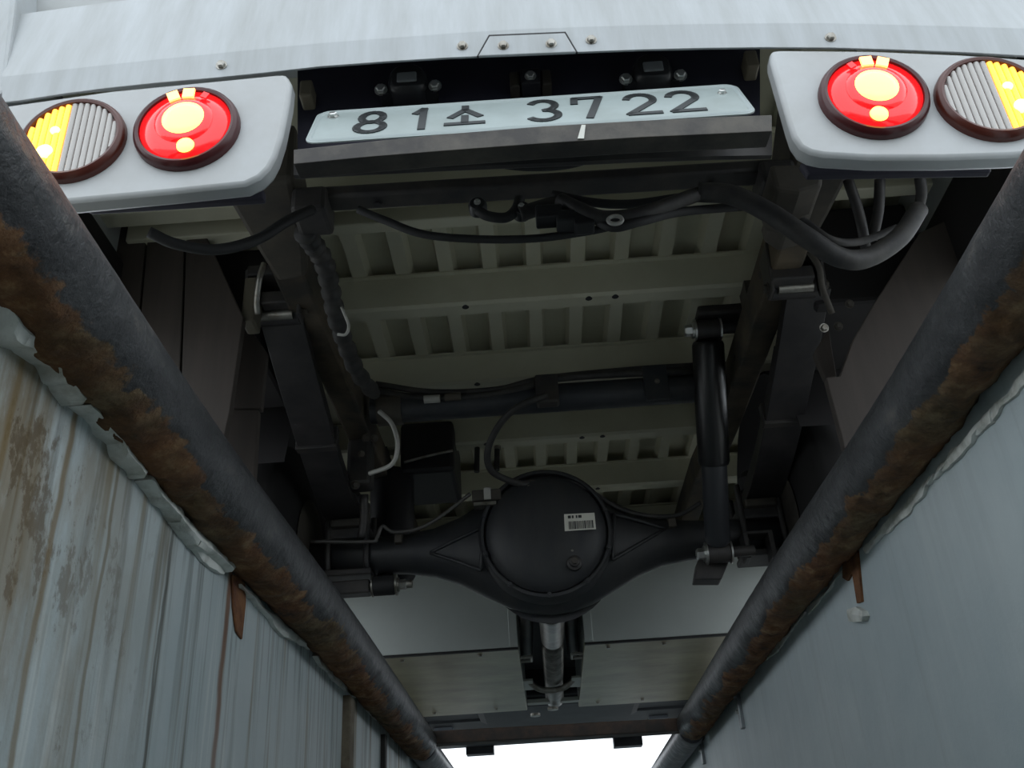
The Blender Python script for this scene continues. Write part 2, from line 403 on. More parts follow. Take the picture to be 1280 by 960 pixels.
sill = part('rear_sill', bm_strip([[p + V((0, .006, .010)) for p in low], [p + V((0, .002, .0005)) for p in low], low, cre, top, [p + V((0, .06, .012)) for p in top]], (0, .004, .003)), white, bevel=.0015, label='white bent sheet metal sill with rain streaks')
for u, v in ((277, 82), (578, 58), (739, 50.5), (1038, 47.5)):
    bolt('screw', P(u, v, y=YB + .0005), (0, -1, -.1), .0050, sill, bare)
part('cover_gasket', bm_prism([P(u, v, y=YB - .0006) for u, v in ((596, 70), (611, 43.5), (707, 39.5), (722, 65))], (0, .003, 0)), rubber, sill)
cov = part('cover_plate', bm_prism([P(u, v, y=YB - .0025) for u, v in ((598, 69.5), (612, 45), (706, 41), (720, 64.5))], (0, .004, 0)), white, sill, bevel=.001)
for u, v in ((629, 57.5), (689, 55)):
    bolt('screw', P(u, v, y=YB - .0025), (0, -1, -.1), .0050, sill, bare)
# tailgate above the sill and the body corner post
part('tailgate', bm_box((X0 - .80, .885, .50), (X0 + .80, .93, 1.0)), mat('tailgate_paint', (.42, .44, .45), .5, c2=(.34, .35, .34), scale=4), bevel=.004)
a, b = P(17, 18, y=.82), P(2, 112, y=.80)
part('corner_post', bm_prism([P(-10, 130, y=.80), P(5, 112, y=.80), P(19, 8, y=.82), P(22, -60, y=.83), P(-30, -60, y=.83)], (0, .06, 0)), white, bevel=.004)

# lamp housings
hl = [(-70, 140), (10, 131), (80, 121), (140, 112.5), (280, 99), (345, 92.5), (358, 92), (364, 103), (362, 125), (353, 169), (345, 194), (337, 209), (325, 221), (306, 230), (210, 240), (103, 250), (-70, 268)]
hr = [(1370, 80), (1280, 72.5), (1200, 67), (1090, 62.5), (975, 61.5), (963, 63), (963, 75), (968, 92), (986, 155), (991, 170), (1000, 183), (1013, 190), (1030, 193.5), (1090, 197), (1180, 197), (1265, 194), (1370, 186)]
HL = part('lamp_housing', bm_prism([P(u, v, y=YB) for u, v in hl], (0, .024, 0)), lampbox, bevel=.005, smooth=True, label='white rounded lamp housing')
HR = part('lamp_housing', bm_prism([P(u, v, y=YB) for u, v in hr], (0, .024, 0)), lampbox, bevel=.005, smooth=True, label='white rounded lamp housing')
bezel_m = mat('dark_red_bezel', (.05, .004, .005), .3)
lens_r = mat('lit_red_lens', (.55, .01, .012), .15, emit=(1, .008, .012), es=.5, clear=.5)
lens_hot = mat('lit_lamp_core', (1, .55, .12), .2, emit=(1, .50, .10), es=2.6)
lens_spot = mat('lit_facet', (1, .6, .3), .2, emit=(1, .36, .08), es=2.2)
amber = mat('lit_amber_lens', (.9, .45, .08), .2, emit=(1, .36, .03), es=1.1)
amber_hot = mat('lit_amber_bulb', (1, .7, .25), .2, emit=(1, .62, .14), es=3.5)
bez2 = mat('brown_red_bezel', (.07, .012, .006), .3)

def tail_lamp(u, v, mirror):
    c = P(u, v, y=YB); r = .0605
    D = V((0, -1, 0))
    root = part('tail_lamp', bm_lathe(c, D, [(-.01, r), (.006, r), (.011, r - .002), (.013, r - .005), (.012, r - .008), (.008, r - .009)], 48), bezel_m, smooth=True, label='round red tail lamp, lit')
    part('lens', bm_lathe(c, D, [(.004, r - .0085), (.0095, r - .0088), (.0145, r * .6), (.0165, r * .3), (.017, .001)], 40), lens_r, root, smooth='all')
    part('bulb_lens', bm_lathe(c + V((0, 0, .003)), D, [(.012, .0255), (.0185, .024), (.0215, .015), (.022, .001)], 32), lens_hot, root, smooth='all')
    part('inner_lens', bm_lathe(c + V((0, 0, .002)), D, [(.010, .0335), (.0168, .033), (.0185, .026), (.019, .001)], 36), lens_r, root, smooth='all')
    for a0 in ((60, 88, 112) if mirror < 0 else (92, 68, 118)):
        a = math.radians(a0); q = c + V((math.cos(a) * .042, 0, math.sin(a) * .042 + .001))
        e1 = V((-math.sin(a), 0, math.cos(a))); e2 = V((math.cos(a), 0, math.sin(a))); k = .0065 if a0 in (88, 68, 92, 112) else .004
        part('facet', bm_prism([q + e1 * (k * sx) + e2 * (k * sy) + V((0, -.0145, 0)) for sx, sy in ((-1, -1), (1, -1), (1, 1), (-1, 1))], (0, -.003, 0)), lens_spot if a0 in (88, 68, 92, 112) else lens_r, root)
    q = c + V((mirror * -.006, -.0145, -.036))
    part('facet', bm_lathe(q, D, [(0, .010), (.003, .009), (.0045, .004)], 20), lens_hot, root, smooth='all')
    return root
tail_lamp(235, 164, -1); tail_lamp(1091, 124.5, 1)

def indicator(u, v, side):
    """side: where the amber half is (-1 or 1 along x)"""
    c = P(u, v, y=YB); r = .0605; D = V((0, -1, 0))
    root = part('indicator_lamp', bm_lathe(c, D, [(-.01, r), (.006, r), (.011, r - .002), (.013, r - .005), (.012, r - .008), (.008, r - .009)], 48), bez2, smooth=True, label='round indicator lamp, half amber and lit, half clear')
    R2 = r - .0088; n = 14; wd = 2 * R2 / n
    for i in range(n):
        xa = -R2 + i * wd; xm = xa + wd / 2
        hh = math.sqrt(R2 ** 2 - xm ** 2)
        bm = bmesh.new(); k = 6
        for zz in (-hh, hh):
            pass
        ring = []
        for zz in (-hh, hh):
            ring.append([bm.verts.new(c + V((xm + wd / 2 * math.cos(math.pi * j / k), -.0075 - .0035 * math.sin(math.pi * j / k), zz))) for j in range(k + 1)])
        for j in range(k): bm.faces.new((ring[0][j], ring[0][j + 1], ring[1][j + 1], ring[1][j]))
        bm.faces.new(ring[0]); bm.faces.new(ring[1][::-1]); bm.faces.new((ring[0][0], ring[1][0], ring[1][k], ring[0][k]))
        part('lens_rib', bm, amber if xm * side > .004 else glass_clear, root, smooth=True)
    part('reflector', bm_lathe(c, D, [(0, r - .005), (.0085, r - .009)], 40), bez2, root)
    part('bulb', bm_lathe(c + V((side * .026, -.0095, -.020)), D, [(0, .010), (.003, .009), (.0045, .003)], 20), amber_hot, root, smooth='all')
    part('bulb', bm_lathe(c + V((side * .020, -.0095, .012)), D, [(0, .006), (.002, .005), (.003, .002)], 16), amber_hot, root, smooth='all')
indicator(93, 179, -1); indicator(1237, 127, 1)

# navy panel behind the plate, end brackets
part('back_panel', bm_prism([P(u, v, y=.885) for u, v in ((372, 60), (950, 30), (950, 150), (372, 190))], (0, .012, 0)), navy)
for u, v in ((384, 115), (938, 78)):
    p = P(u, v, y=.87)
    part('end_bracket', bm_box(p - V((.008, .01, .016)), p + V((.008, .02, .012))), mat('tan_bracket', (.20, .17, .12), .6), bevel=.003)

# number plate
bl, br, tl0, tr0 = (380, 181), (947, 143), (402, 140.5), (924, 107.5)
yb_ = .775
B0, B1 = P(*bl, y=yb_), P(*br, y=yb_)
yt = yb_
while (P(*tl0, y=yt) - B0).length < .108 and yt < 1.0: yt += .002
T0, T1 = P(*tl0, y=yt), P(*tr0, y=yt)
EX = (B1 - B0).normalized(); EY = ((T0 + T1) / 2 - (B0 + B1) / 2); PH = EY.length; EY = (EY - EX * EY.dot(EX)).normalized(); PW = (B1 - B0).length
PN = EX.cross(EY)                      # towards the rear
if PN.y > 0: PN = -PN
plate_m = mat('plate_white', (.34, .40, .40), .4, c2=(.24, .28, .27), scale=12, amt=.5, width=.25)
ink = mat('plate_ink', (.010, .014, .016), .55)
O = B0 + (T0 - B0) * 0
def pp(a, b, h=0): return O + EX * (a * PW) + EY * (b * PH) + PN * h
def rounded(a0, a1, b0, b1, rx, h):
    ry = rx * PW / PH; q = []
    for cx, cy, s in ((a1 - rx, b1 - ry, 0), (a0 + rx, b1 - ry, 90), (a0 + rx, b0 + ry, 180), (a1 - rx, b0 + ry, 270)):
        for k in range(5): t = math.radians(s + k * 22.5); q.append(pp(cx + rx * math.cos(t), cy + ry * math.sin(t), h))
    return q
plate = part('number_plate', bm_prism(rounded(0, 1, 0, 1, .03, 0), PN * .0015), plate_m, label='pale number plate with dark characters 81소 3722')
# raised rim
bm = bmesh.new(); qa = rounded(.004, .996, .02, .98, .028, .0014); qb = rounded(.014, .986, .07, .93, .022, .0014)
ring = [[bm.verts.new(p) for p in qa], [bm.verts.new(p + PN * .0022) for p in [(a + b) / 2 for a, b in zip(qa, qb)]], [bm.verts.new(p) for p in qb]]
for a, b in zip(ring, ring[1:]):
    for k in range(len(a)): bm.faces.new((a[k], a[(k + 1) % len(a)], b[(k + 1) % len(a)], b[k]))
part('rim', bm, mat('plate_rim', (.30, .35, .35), .4), plate, smooth='all')
def arc(cx, cy, rx, ry, a0, a1, n=12): return [(cx + rx * math.cos(math.radians(a0 + (a1 - a0) * k / n)), cy + ry * math.sin(math.radians(a0 + (a1 - a0) * k / n))) for k in range(n + 1)]
GL = {'8': [arc(.5, .74, .34, .25, 0, 360, 20), arc(.5, .26, .42, .25, 0, 360, 20)],
      '1': [[(.2, .78), (.55, 1), (.55, 0)]],
      'so': [[(.5, .98), (.5, .80), (.12, .45)], [(.5, .80), (.90, .45)], [(.5, .48), (.5, .14)], [(0, .12), (1, .12)]],
      '3': [arc(.45, .75, .40, .25, 150, -80, 14) + arc(.45, .26, .45, .25, 80, -150, 14)],
      '7': [[(.02, .74), (.05, 1), (.95, 1), (.45, 0)]],
      '2': [arc(.5, .72, .42, .27, 165, -35, 12) + [(.05, .02), (.98, .02)]]}
def glyph(ch, a0, a1, b0, b1, wdt):
    bm = bmesh.new()
    for st in GL[ch]:
        q = [pp(a0 + (a1 - a0) * x, b0 + (b1 - b0) * y, .0015) for x, y in st]
        for i, (p, n_) in enumerate(zip(q, q[1:])):
            d = (n_ - p).normalized(); s = PN.cross(d).normalized() * wdt / 2; e = d * wdt * .3
            bm_prism([p - e - s, n_ + e - s, n_ + e + s, p - e + s], PN * .0012, bm)
    part('character', bm, ink, plate)
def ta(u): return (u - 388) / (938 - 388)
for ch, u0, u1 in (('8', 444, 484), ('1', 514, 542), ('so', 560, 606), ('3', 664, 704), ('7', 722, 758), ('2', 786, 826), ('2', 840, 880)):
    glyph(ch, ta(u0), ta(u1), .20, .84, .0085)
bolt('screw', pp(.042, .80, .0015), PN, .005, plate, zinc); bolt('screw', pp(.955, .72, .0015), PN, .004, plate, zinc)

# angle under the plate
us2 = [367, 460, 560, 680, 800, 900, 965]
fa = [P(u, v, y=.768) for u, v in zip(us2, (187, 177, 167, 157.5, 150.5, 146, 143.5))]
fb = [P(u, v, y=.768) for u, v in zip(us2, (205, 196, 188, 179, 171.5, 167, 164))]
ang = part('plate_angle', bm_strip([[p + V((0, .012, 0)) for p in fa], fa, fb, [p + V((0, .028, .004)) for p in fb]], (0, .003, .002)), mat('scuffed_angle', (.024, .021, .019), .55, c2=(.07, .062, .05), scale=18, amt=.42, bump=.2), bevel=.001, label='scuffed brown-black steel angle')
fc = [P(u, v, y=.86) for u, v in zip(us2, (196, 190, 184, 177, 171, 167, 164))]; fd = [P(u, v, y=.86) for u, v in zip(us2, (219, 214, 209, 204, 198, 195, 194))]
part('support_rail', bm_strip([fc, fd, [p + V((0, .006, 0)) for p in fd]], (0, .003, .002)), steel)
for u, v in ((724, 166), (1, 1)):
    if u > 1: part('paint_chip', bm_prism([P(a, b, y=.7665) for a, b in ((722, 173), (727, 156), (732, 156), (730, 173))], (0, .001, 0)), mat('chip_white', (.6, .6, .55), .6), ang)

# plate lamps
for u, v in ((510, 103), (815, 90)):
    c = P(u, v, y=.865); bm = bmesh.new(); prof = []
    n = 22
    for h, k in ((0.02, 1.06), (-.002, 1.04), (-.009, .94), (-.012, .80)):
        ring = []
        for j in range(n):
            t = 2 * math.pi * j / n; x = .024 * math.copysign(abs(math.cos(t)) ** .6, math.cos(t)); z = .023 * math.copysign(abs(math.sin(t)) ** .7, math.sin(t))
            if z > 0: x *= 1 - .28 * (z / .023) ** 2
            ring.append(bm.verts.new(c + V((x * k, h, z * k))))
        prof.append(ring)
    for a, b in zip(prof, prof[1:]):
        for j in range(n): bm.faces.new((a[j], a[(j + 1) % n], b[(j + 1) % n], b[j]))
    bm.faces.new(prof[0]); bm.faces.new(prof[-1][::-1])
    bm_box(c + V((-.036, .0, -.018)), c + V((.036, .022, -.004)), bm)
    L_ = part('plate_lamp', bm, mat('black_plastic', (.02, .02, .022), .3), smooth=True, label='black plate lamp between two bright bolts')
    part('lens', bm_box(c + V((-.0125, -.0145, -.012)), c + V((.0125, -.006, .004))), mat('plate_lens', (.22, .23, .24), .15), L_, bevel=.002)
    for s in (-1, 1): bolt('bolt', c + V((s * .034, .0, -.010)), (0, -1, -.2), .0062, L_)
# catch in the middle
c = P(663, 97, y=.865)
k_ = part('catch_block', bm_box(c + V((-.012, -.004, -.013)), c + V((.012, .025, .013))), mat('catch_black', (.02, .02, .025), .4), bevel=.002)
for s in (-1, 1): part('catch_cheek', bm_box(c + V((s * .020 - .006, .0, -.013)), c + V((s * .020 + .006, .025, .013))), mat('catch_brown', (.045, .038, .03), .5), k_, bevel=.002)
bolt('bolt', c + V((0, -.004, -.002)), (0, -1, -.2), .0055, k_)

# rear crossmember
a0, a1 = P(388, 245, y=1.15), P(972, 209, y=1.15)
bm = bm_prism([a0 + V((0, 0, .020)), a1 + V((0, 0, .020)), a1 - V((0, 0, .004)), a0 - V((0, 0, .004))], (0, .038, 0))
cm = part('rear_crossmember', bm, steel, bevel=.006, smooth=True)
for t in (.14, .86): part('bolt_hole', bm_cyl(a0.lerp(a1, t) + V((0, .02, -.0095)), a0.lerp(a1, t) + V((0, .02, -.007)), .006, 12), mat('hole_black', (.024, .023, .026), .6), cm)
for u, v in ((385, 250), (975, 216)):
    p = P(u, v, y=1.14); s = -1 if u < 640 else 1
    part('end_clamp', bm_box(p + V((-.028, .0, -.018)), p + V((.028, .07, .03))), steel, bevel=.008)

# frame rails (channels) with rear feet
RAIL_Z0, RAIL_Z1 = .50, .64
XT = .055                                   # centre line of the running gear
BEAMS = (1.02, 1.40, 1.79, 2.15, 2.51, 2.90, 3.30, 3.70)
for s in (-1, 1):
    xi = XT + s * .445; xo = XT + s * .505
    bm = bmesh.new()
    path = [(1.10, .55), (1.50, .555), (1.75, .56), (2.05, .565), (2.25, .57), (2.45, .58), (2.7, .61), (3.1, .615), (5.2, .615)]
    rows = []
    for y, z in path:
        ring = [(xi, z), (xo, z), (xo, max(z + .08, .645)), (xi, max(z + .08, .645))]
        rows.append([bm.verts.new((x, y, zz)) for x, zz in ring])
    for a, b in zip(rows, rows[1:]):
        for k in range(4): bm.faces.new((a[k], a[(k + 1) % 4], b[(k + 1) % 4], b[k]))
    bm.faces.new(rows[0]); bm.faces.new(rows[-1][::-1])
    rl = part('frame_rail', bm, rail_m, bevel=.006, label='weathered brown-grey chassis rail')
    for y in (1.30, 1.62, 1.95):
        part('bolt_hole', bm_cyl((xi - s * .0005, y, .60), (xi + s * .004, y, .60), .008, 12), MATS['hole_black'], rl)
    for y in BEAMS[1:]:                     # packers that carry the deck beams
        part('rail_packer', bm_box((min(xi + s * .012, xo), y - .005, .64), (max(xi + s * .012, xo), y + .055, .703)), dusty, rl)

# deck: floor sheet, ribs, crossbeams
floor_sheet = part('deck_floor', bm_box((X0 - .82, .93, .812), (X0 + .82, 4.0, .83)), cream, label='cream corrugated cargo floor seen from below')
rec = sorted([P(u, 315 - (u - 680) * .065, z=.78).x for u in (472, 527, 582, 637, 700, 755, 810, 862, 917)])
pitch = (rec[-1] - rec[0]) / (len(rec) - 1)
ribs = [rec[0] + pitch * (i - 4.5) for i in range(18)]
rib_me = None
for x in ribs:
    if abs(x - X0) > .8: continue
    if rib_me is None:
        bm = bmesh.new()
        w0, w1 = pitch * .24, pitch * .16
        bm_prism([(-w0, .94, .814), (-w1, .94, .78), (w1, .94, .78), (w0, .94, .814)], (0, 3.05, 0), bm)
        o = part('floor_rib', bm, cream, floor_sheet); rib_me = o.data; o.location.x = x
    else:
        o = bpy.data.objects.new('floor_rib', rib_me); COL.objects.link(o); o.parent = floor_sheet; o.location.x = x
for y in BEAMS:
    bm = bmesh.new()
    # top-hat beam: rear face, flat bottom with a turned lip
    prof = [(y - .012, .782), (y - .012, .777), (y, .777), (y + .006, .706), (y + .014, .700), (y + .05, .700), (y + .056, .706), (y + .062, .782)]
    bm_prism([(X0 - .82, a, b) for a, b in prof], (1.64, 0, 0), bm)
    bb = part('deck_crossbeam', bm, cream, label='cream deck crossbeam')
    for x in (X0 - .15, X0 + .13, X0 + .19):
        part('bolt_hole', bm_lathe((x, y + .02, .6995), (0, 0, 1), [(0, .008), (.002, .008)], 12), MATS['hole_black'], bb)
# folded strip ahead of the rearmost visible beam
part('deck_strip', bm_box((X0 - .80, 1.490, .698), (X0 + .80, 1.522, .785)), cream, bevel=.003)
# cargo body and cab above
bodym = mat('body_white', (.6, .62, .62), .4)
bm = bm_box((X0 - .84, .93, .83), (X0 - .80, 4.0, 1.9)); 
part('side_wall', bm, bodym); part('side_wall', bm_box((X0 + .80, .93, .83), (X0 + .84, 4.0, 1.9)), bodym)
part('headboard', bm_box((X0 - .80, 3.96, .83), (X0 + .80, 4.0, 1.9)), bodym); part('body_roof', bm_box((X0 - .84, .93, 1.9), (X0 + .84, 4.0, 1.94)), bodym)
for s in (-1, 1):
    part('side_skirt', bm_box((X0 + s * .83 - .012, 1.0, .62), (X0 + s * .83 + .012, 4.0, .83)), bodym)
cab = [(4.1, .5), (4.1, 1.9), (4.9, 1.95), (5.45, 1.2), (5.55, .9), (5.55, .45)]
part('cab', bm_prism([(X0 - .8, a, b) for a, b in cab], (1.6, 0, 0)), bodym, bevel=.04)

# unseen arches, guards and boxes, added to keep side daylight off the underside
blocker_m = mat('blocker_black', (.018, .016, .017), .8)
for s in (-1, 1):
    c = [(2.30 + .40 * math.cos(math.radians(t)), .29 + .40 * math.sin(math.radians(t))) for t in range(15, 166, 15)]
    part('arch_light_blocker', bm_strip([[(X0 + s * .57, a, b) for a, b in c], [(X0 + s * .84, a, b) for a, b in c]], (0, 0, .006)), blocker_m, smooth=True)
    for y0, y1, z0 in ((1.0, 1.85, .48), (2.74, 4.5, .46)):
        part('side_light_blocker', bm_box((X0 + s * .82 - .02, y0, z0), (X0 + s * .82 + .02, y1, .66)), blocker_m, bevel=.01)
    part('inner_light_blocker', bm_box((min(X0 + s * .56, X0 + s * .80), 1.62, .52), (max(X0 + s * .56, X0 + s * .80), 1.90, .76)), blocker_m, bevel=.01)
# wheels
def wheel(x, y, r, wd):
    prof = []
    bm = bm_lathe((x - wd / 2, y, r - .012), (1, 0, 0), [(.0, r * .55), (.005, r * .8), (.02, r * .95), (.04, r), (wd - .04, r), (wd - .02, r * .95), (wd - .005, r * .8), (wd, r * .55)], 40)
    o = part('wheel', bm, tyre_m, smooth=True)
    part('wheel_rim', bm_lathe((x - wd / 2 - .004, y, r - .012), (1, 0, 0), [(0, r * .54), (.01, r * .5), (.03, r * .2), (wd - .03, r * .2), (wd - .002, r * .5), (wd + .008, r * .54)], 30), dusty, o, smooth=True)
for s in (-1, 1):
    wheel(X0 + s * .67, 2.30, .30, .15); wheel(X0 + s * .83, 2.30, .30, .15); wheel(X0 + s * .74, 4.95, .30, .17)

# leaf springs
def leaf_path(s, off):
    xa, xb = XT + s * .527, XT + s * .527; off += -.008 * s
    return [V((xa, 1.595, .545 + off)), V((xa, 1.65, .528 + off)), V((xa, 1.78, .482 + off)), V((xa, 1.95, .430 + off)), V((xb, 2.12, .390 + off)), V((xb, 2.30, .372 + off)), V((xb, 2.5, .392 + off)), V((xb, 2.75, .45 + off)), V((xb, 2.98, .52 + off))]
for s in (-1, 1):
    hw = .043
    root = None
    for i, (o_, a, b) in enumerate(((0, 0, 9), (.0135, 0, 9), (.027, 0, 9), (.0405, 2, 8))):
        c = spline(leaf_path(s, o_)[a:b], 5)
        bm = bm_strip([[p + V((-hw + .002 * i, 0, 0)) for p in c], [p + V((hw - .002 * i, 0, 0)) for p in c]], (0, 0, .0115))
        if root is None: root = part('leaf_spring', bm, mat('spring_black', (.018, .017, .019), .42, c2=(.05, .045, .045), scale=11, amt=.4, bump=.15, width=.2), bevel=.0015, label='black leaf spring')
        else: part('leaf', bm, MATS['spring_black'], root, bevel=.0015)
    # rear eye, shackle and hanger
    e = P(345, 394, y=1.575) if s < 0 else P(994, 360, y=1.575)
    part('spring_eye', bm_cyl(e + V((-.034, 0, 0)), e + V((.034, 0, 0)), .0105), bare, root, smooth=True)
    part('spring_roll', bm_cyl(e + V((-hw, .018, .012)), e + V((hw, .018, .012)), .022), steel, root, smooth=True)
    g = P(353, 371, y=1.545) if s < 0 else P(990, 341, y=1.545)
    part('shackle_bar', bm_box(g + V((-.042, -.004, -.016)), g + V((.042, .03, .014))), steel, root, bevel=.004)
    for t in (-1, 1):
        part('shackle_plate', bm_prism([e + V((t * .047, a, b)) for a, b in ((-.024, -.016), (.014, -.016), (.02, .08), (-.05, .08))], (t * .007, 0, 0)), steel, root, bevel=.002)
        bolt('shackle_bolt', e + V((t * .054, -.004, 0)), (t, 0, 0), .009, root, dusty)
    part('hanger_bracket', bm_box((e.x - .05, e.y - .05, e.z + .065), (e.x + .05, e.y + .03, e.z + .09)), steel, root, bevel=.004)
    # clips around the pack
    p = leaf_path(s, 0)[3]
    part('leaf_clip', bm_box((p.x - hw - .004, p.y - .012, p.z - .004), (p.x + hw + .004, p.y + .012, p.z + .05)), steel, root, bevel=.002)
    # hanging end of the rail with its foot
    q = [(XT + s * .385, 1.12), (XT + s * .405, 1.30), (XT + s * .42, 1.375), (XT + s * .475, 1.385), (XT + s * .485, 1.30), (XT + s * .50, 1.12)]
    part('rail_foot', bm_prism([(a, b, .492) for a, b in q], (0, 0, .12)), dusty, bevel=.010, label='grey dusty end of the chassis rail')

# rear axle
AY, AZ = 2.31, .296
st = [(-.60, .047, .047), (-.40, .047, .047), (-.35, .05, .05), (-.28, .062, .058), (-.22, .085, .068), (-.16, .118, .08), (-.10, .150, .092), (-.05, .166, .098), (0, .171, .10)]
st = st + [(-a, b, c) for a, b, c in reversed(st[:-1])]
bm = bmesh.new(); n = 32; rings = []
for x, h, d in st:
    rings.append([bm.verts.new((X0 + x, AY - d * math.cos(2 * math.pi * k / n), AZ + (.028 - .0233 * (x + .6)) * 0 - x * .018 + h * math.sin(2 * math.pi * k / n))) for k in range(n)])
for a, b in zip(rings, rings[1:]):
    for k in range(n): bm.faces.new((a[k], a[(k + 1) % n], b[(k + 1) % n], b[k]))
bm.faces.new(rings[0]); bm.faces.new(rings[-1][::-1])
axle = part('rear_axle', bm, axle_m, smooth='all', label='black banjo rear axle housing')
dc = V((X0 - .001, AY - .088, AZ + .005)); DN = V((0, -1, -.06)).normalized()
part('housing_flange', bm_lathe(dc, DN, [(-.03, .168), (.004, .163), (.010, .158), (.010, .152), (-.006, .150)], 56), axle_m, axle, smooth=True)
cover = part('differential_cover', bm_lathe(dc, DN, [(-.01, .146), (.006, .146), (.014, .139), (.024, .125), (.034, .085), (.038, .04), (.038, .001)], 56), axle_m, axle, smooth=True)
part('carrier', bm_lathe((X0 + .005, AY + .03, AZ - .02), (0, 1, 0), [(0, .165), (.05, .150), (.12, .09), (.20, .06), (.26, .055)], 40), axle_m, axle, smooth=True)
def on_cover(u, v, dy=.0):
    return P(u, v, y=dc.y - .037 - dy)
# reinforcing ridges on the arms
for tri in (((538, 691), (604, 659), (601, 713)), ((832, 661), (768, 643), (766, 700))):
    pts = []
    for (u, v) in tri:
        p = P(u, v, y=AY); fx = abs(p.x - X0)
        d = .052 + max(0, .30 - fx) * .19
        pts.append(P(u, v, y=AY - d))
    for a, b in zip(pts, pts[1:] + pts[:1]):
        part('ridge', bm_tube([a, (a + b) / 2 + V((0, -.004, 0)), b], .0045, 8, 4), axle_m, axle, smooth='all')
q = [on_cover(u, v, .001) for u, v in ((705, 643), (743, 641), (745, 661.5), (706, 664))]
stk = part('paper_sticker', bm_prism(q, (0, -.001, 0)), mat('sticker_paper', (.72, .70, .62), .6), axle, label='white paper sticker with barcode')
def sp(a, b): return q[0].lerp(q[1], a).lerp(q[3].lerp(q[2], a), b) + V((0, -.0012, 0))
inkb = mat('sticker_ink', (.04, .04, .04), .7)
a = .14; bm = bmesh.new()
while a < .90:
    wd = random.choice((.018, .028, .042)); bm_prism([sp(a, .45), sp(a + wd, .45), sp(a + wd, .92), sp(a, .92)], (0, -.0004, 0), bm); a += wd + random.choice((.02, .03))
part('barcode', bm, inkb, axle)
for a, wd in ((.12, .10), (.25, .06), (.38, .05), (.46, .11)): part('print_mark', bm_prism([sp(a, .10), sp(a + wd, .10), sp(a + wd, .27), sp(a, .27)], (0, -.0004, 0)), inkb, axle)
p = on_cover(718, 704, -.012)
part('drain_plug', bm_lathe(p, DN, [(-.005, .019), (.008, .018), (.010, .013), (.020, .0125), (.022, .010)], 20), steel, axle, smooth=True)
part('plug_head', bm_lathe(p, DN, [(.018, .009), (.027, .009), (.028, .006)], 6), dusty, axle)
bolt('bolt', on_cover(715, 688.5, -.01), DN, .004, axle, bare)
# flange bolts around the cover
for k in range(10):
    t = 2 * math.pi * k / 10 + .3; p = dc + V((math.cos(t) * .156, -.010, math.sin(t) * .156))
    bolt('bolt', p, DN, .005, axle, axle_m)

# saddles, U-bolts and lower shock mounts
for s in (-1, 1):
    x = XT + s * .515; zz = AZ - (x - X0) * .018
    root = part('axle_saddle', bm_box((x - .055, AY - .055, zz + .03), (x + .055, AY + .06, zz + .068)), steel, bevel=.006)
    part('saddle_pad', bm_box((x - .04, AY - .075, zz + .055), (x + .04, AY + .06, zz + .076)), dusty, root, bevel=.006)
    for t in (-1, 1):
        for dy in (-.052, .052):
            part('u_bolt', bm_tube([(x + t * .048, AY + dy, zz + .12), (x + t * .048, AY + dy, zz + .02), (x + t * .048, AY + dy * .98, zz - .03), (x + t * .048, AY + dy * .5, zz - .054)], .0075, 8, 5), steel, root, smooth='all')
    part('clamp_plate', bm_box((x - .06, AY - .05, zz - .062), (x + .06, AY + .05, zz - .046)), steel, root, bevel=.004)
    part('bump_stop', bm_lathe((x, AY - .01, zz + .12), (0, 0, 1), [(0, .03), (.03, .034), (.05, .02)], 18), rubber, root, smooth=True)
# left lower pin with bushing
p = P(452, 733, y=2.285)
lm = part('shock_pin_bracket', bm_box(p + V((-.075, -.02, -.022)), p + V((.022, .02, .012))), steel, bevel=.004)
part('shock_pin', bm_cyl(p + V((-.03, 0, -.002)), p + V((.125, 0, -.002)), .010, 14), bare, lm, smooth=True)
part('bushing', bm_lathe(p + V((.028, 0, -.002)), (1, 0, 0), [(0, .021), (.003, .024), (.052, .024), (.056, .021)], 24), rubber, lm, smooth=True)
for d in (.026, .084): part('washer', bm_lathe(p + V((d, 0, -.002)), (1, 0, 0), [(0, .026), (.004, .026)], 24), bare, lm, smooth=True)
bolt('nut', p + V((.088, 0, -.002)), (1, 0, 0), .013, lm, bare, .02)
# the shock belonging to it leans forward behind the axle
part('shock_absorber', bm_cyl(p + V((.056, .01, 0)), p + V((.02, .42, .34)), .022), shock_m, smooth=True)

# shock absorber on the other side, in full view
A = P(884, 412, z=.655); B = P(898, 691, y=2.20)
d = (B - A).normalized(); Ls = (B - A).length
sh = part('shock_absorber', bm_lathe(A, d, [(.02, .018), (.028, .034), (.035, .037), (Ls * .585, .037), (Ls * .60, .034)], 32), shock_m, smooth=True, label='glossy black shock absorber with grey lower tube')
part('lower_tube', bm_lathe(A, d, [(Ls * .56, .030), (Ls - .03, .030), (Ls - .018, .022)], 28), shock2, sh, smooth=True)
for c_, r in ((A, .023), (B, .024)):
    part('eye', bm_cyl(c_ + V((-.026, 0, 0)), c_ + V((.026, 0, 0)), r), steel, sh, smooth=True)
    for t in (-.031, .027): part('washer', bm_lathe(c_ + V((t, 0, 0)), (1, 0, 0), [(0, r + .003), (.004, r + .003)], 24), zinc, sh, smooth=True)
    bolt('nut', c_ + V((-.031, 0, 0)), (-1, 0, 0), .014, sh, zinc, .018)
    part('pin', bm_cyl(c_ + V((.02, 0, 0)), c_ + V((.085, 0, 0)), .013, 14), steel, sh, smooth=True)
part('upper_bracket', bm_box(A + V((-.02, -.03, .025)), A + V((.10, .05, .05))), steel, sh, bevel=.006)
part('lower_bracket', bm_prism([P(u, v, y=2.23) for u, v in ((868, 724), (902, 724), (916, 690), (872, 700))], (0, .05, 0)), steel, sh, bevel=.003)
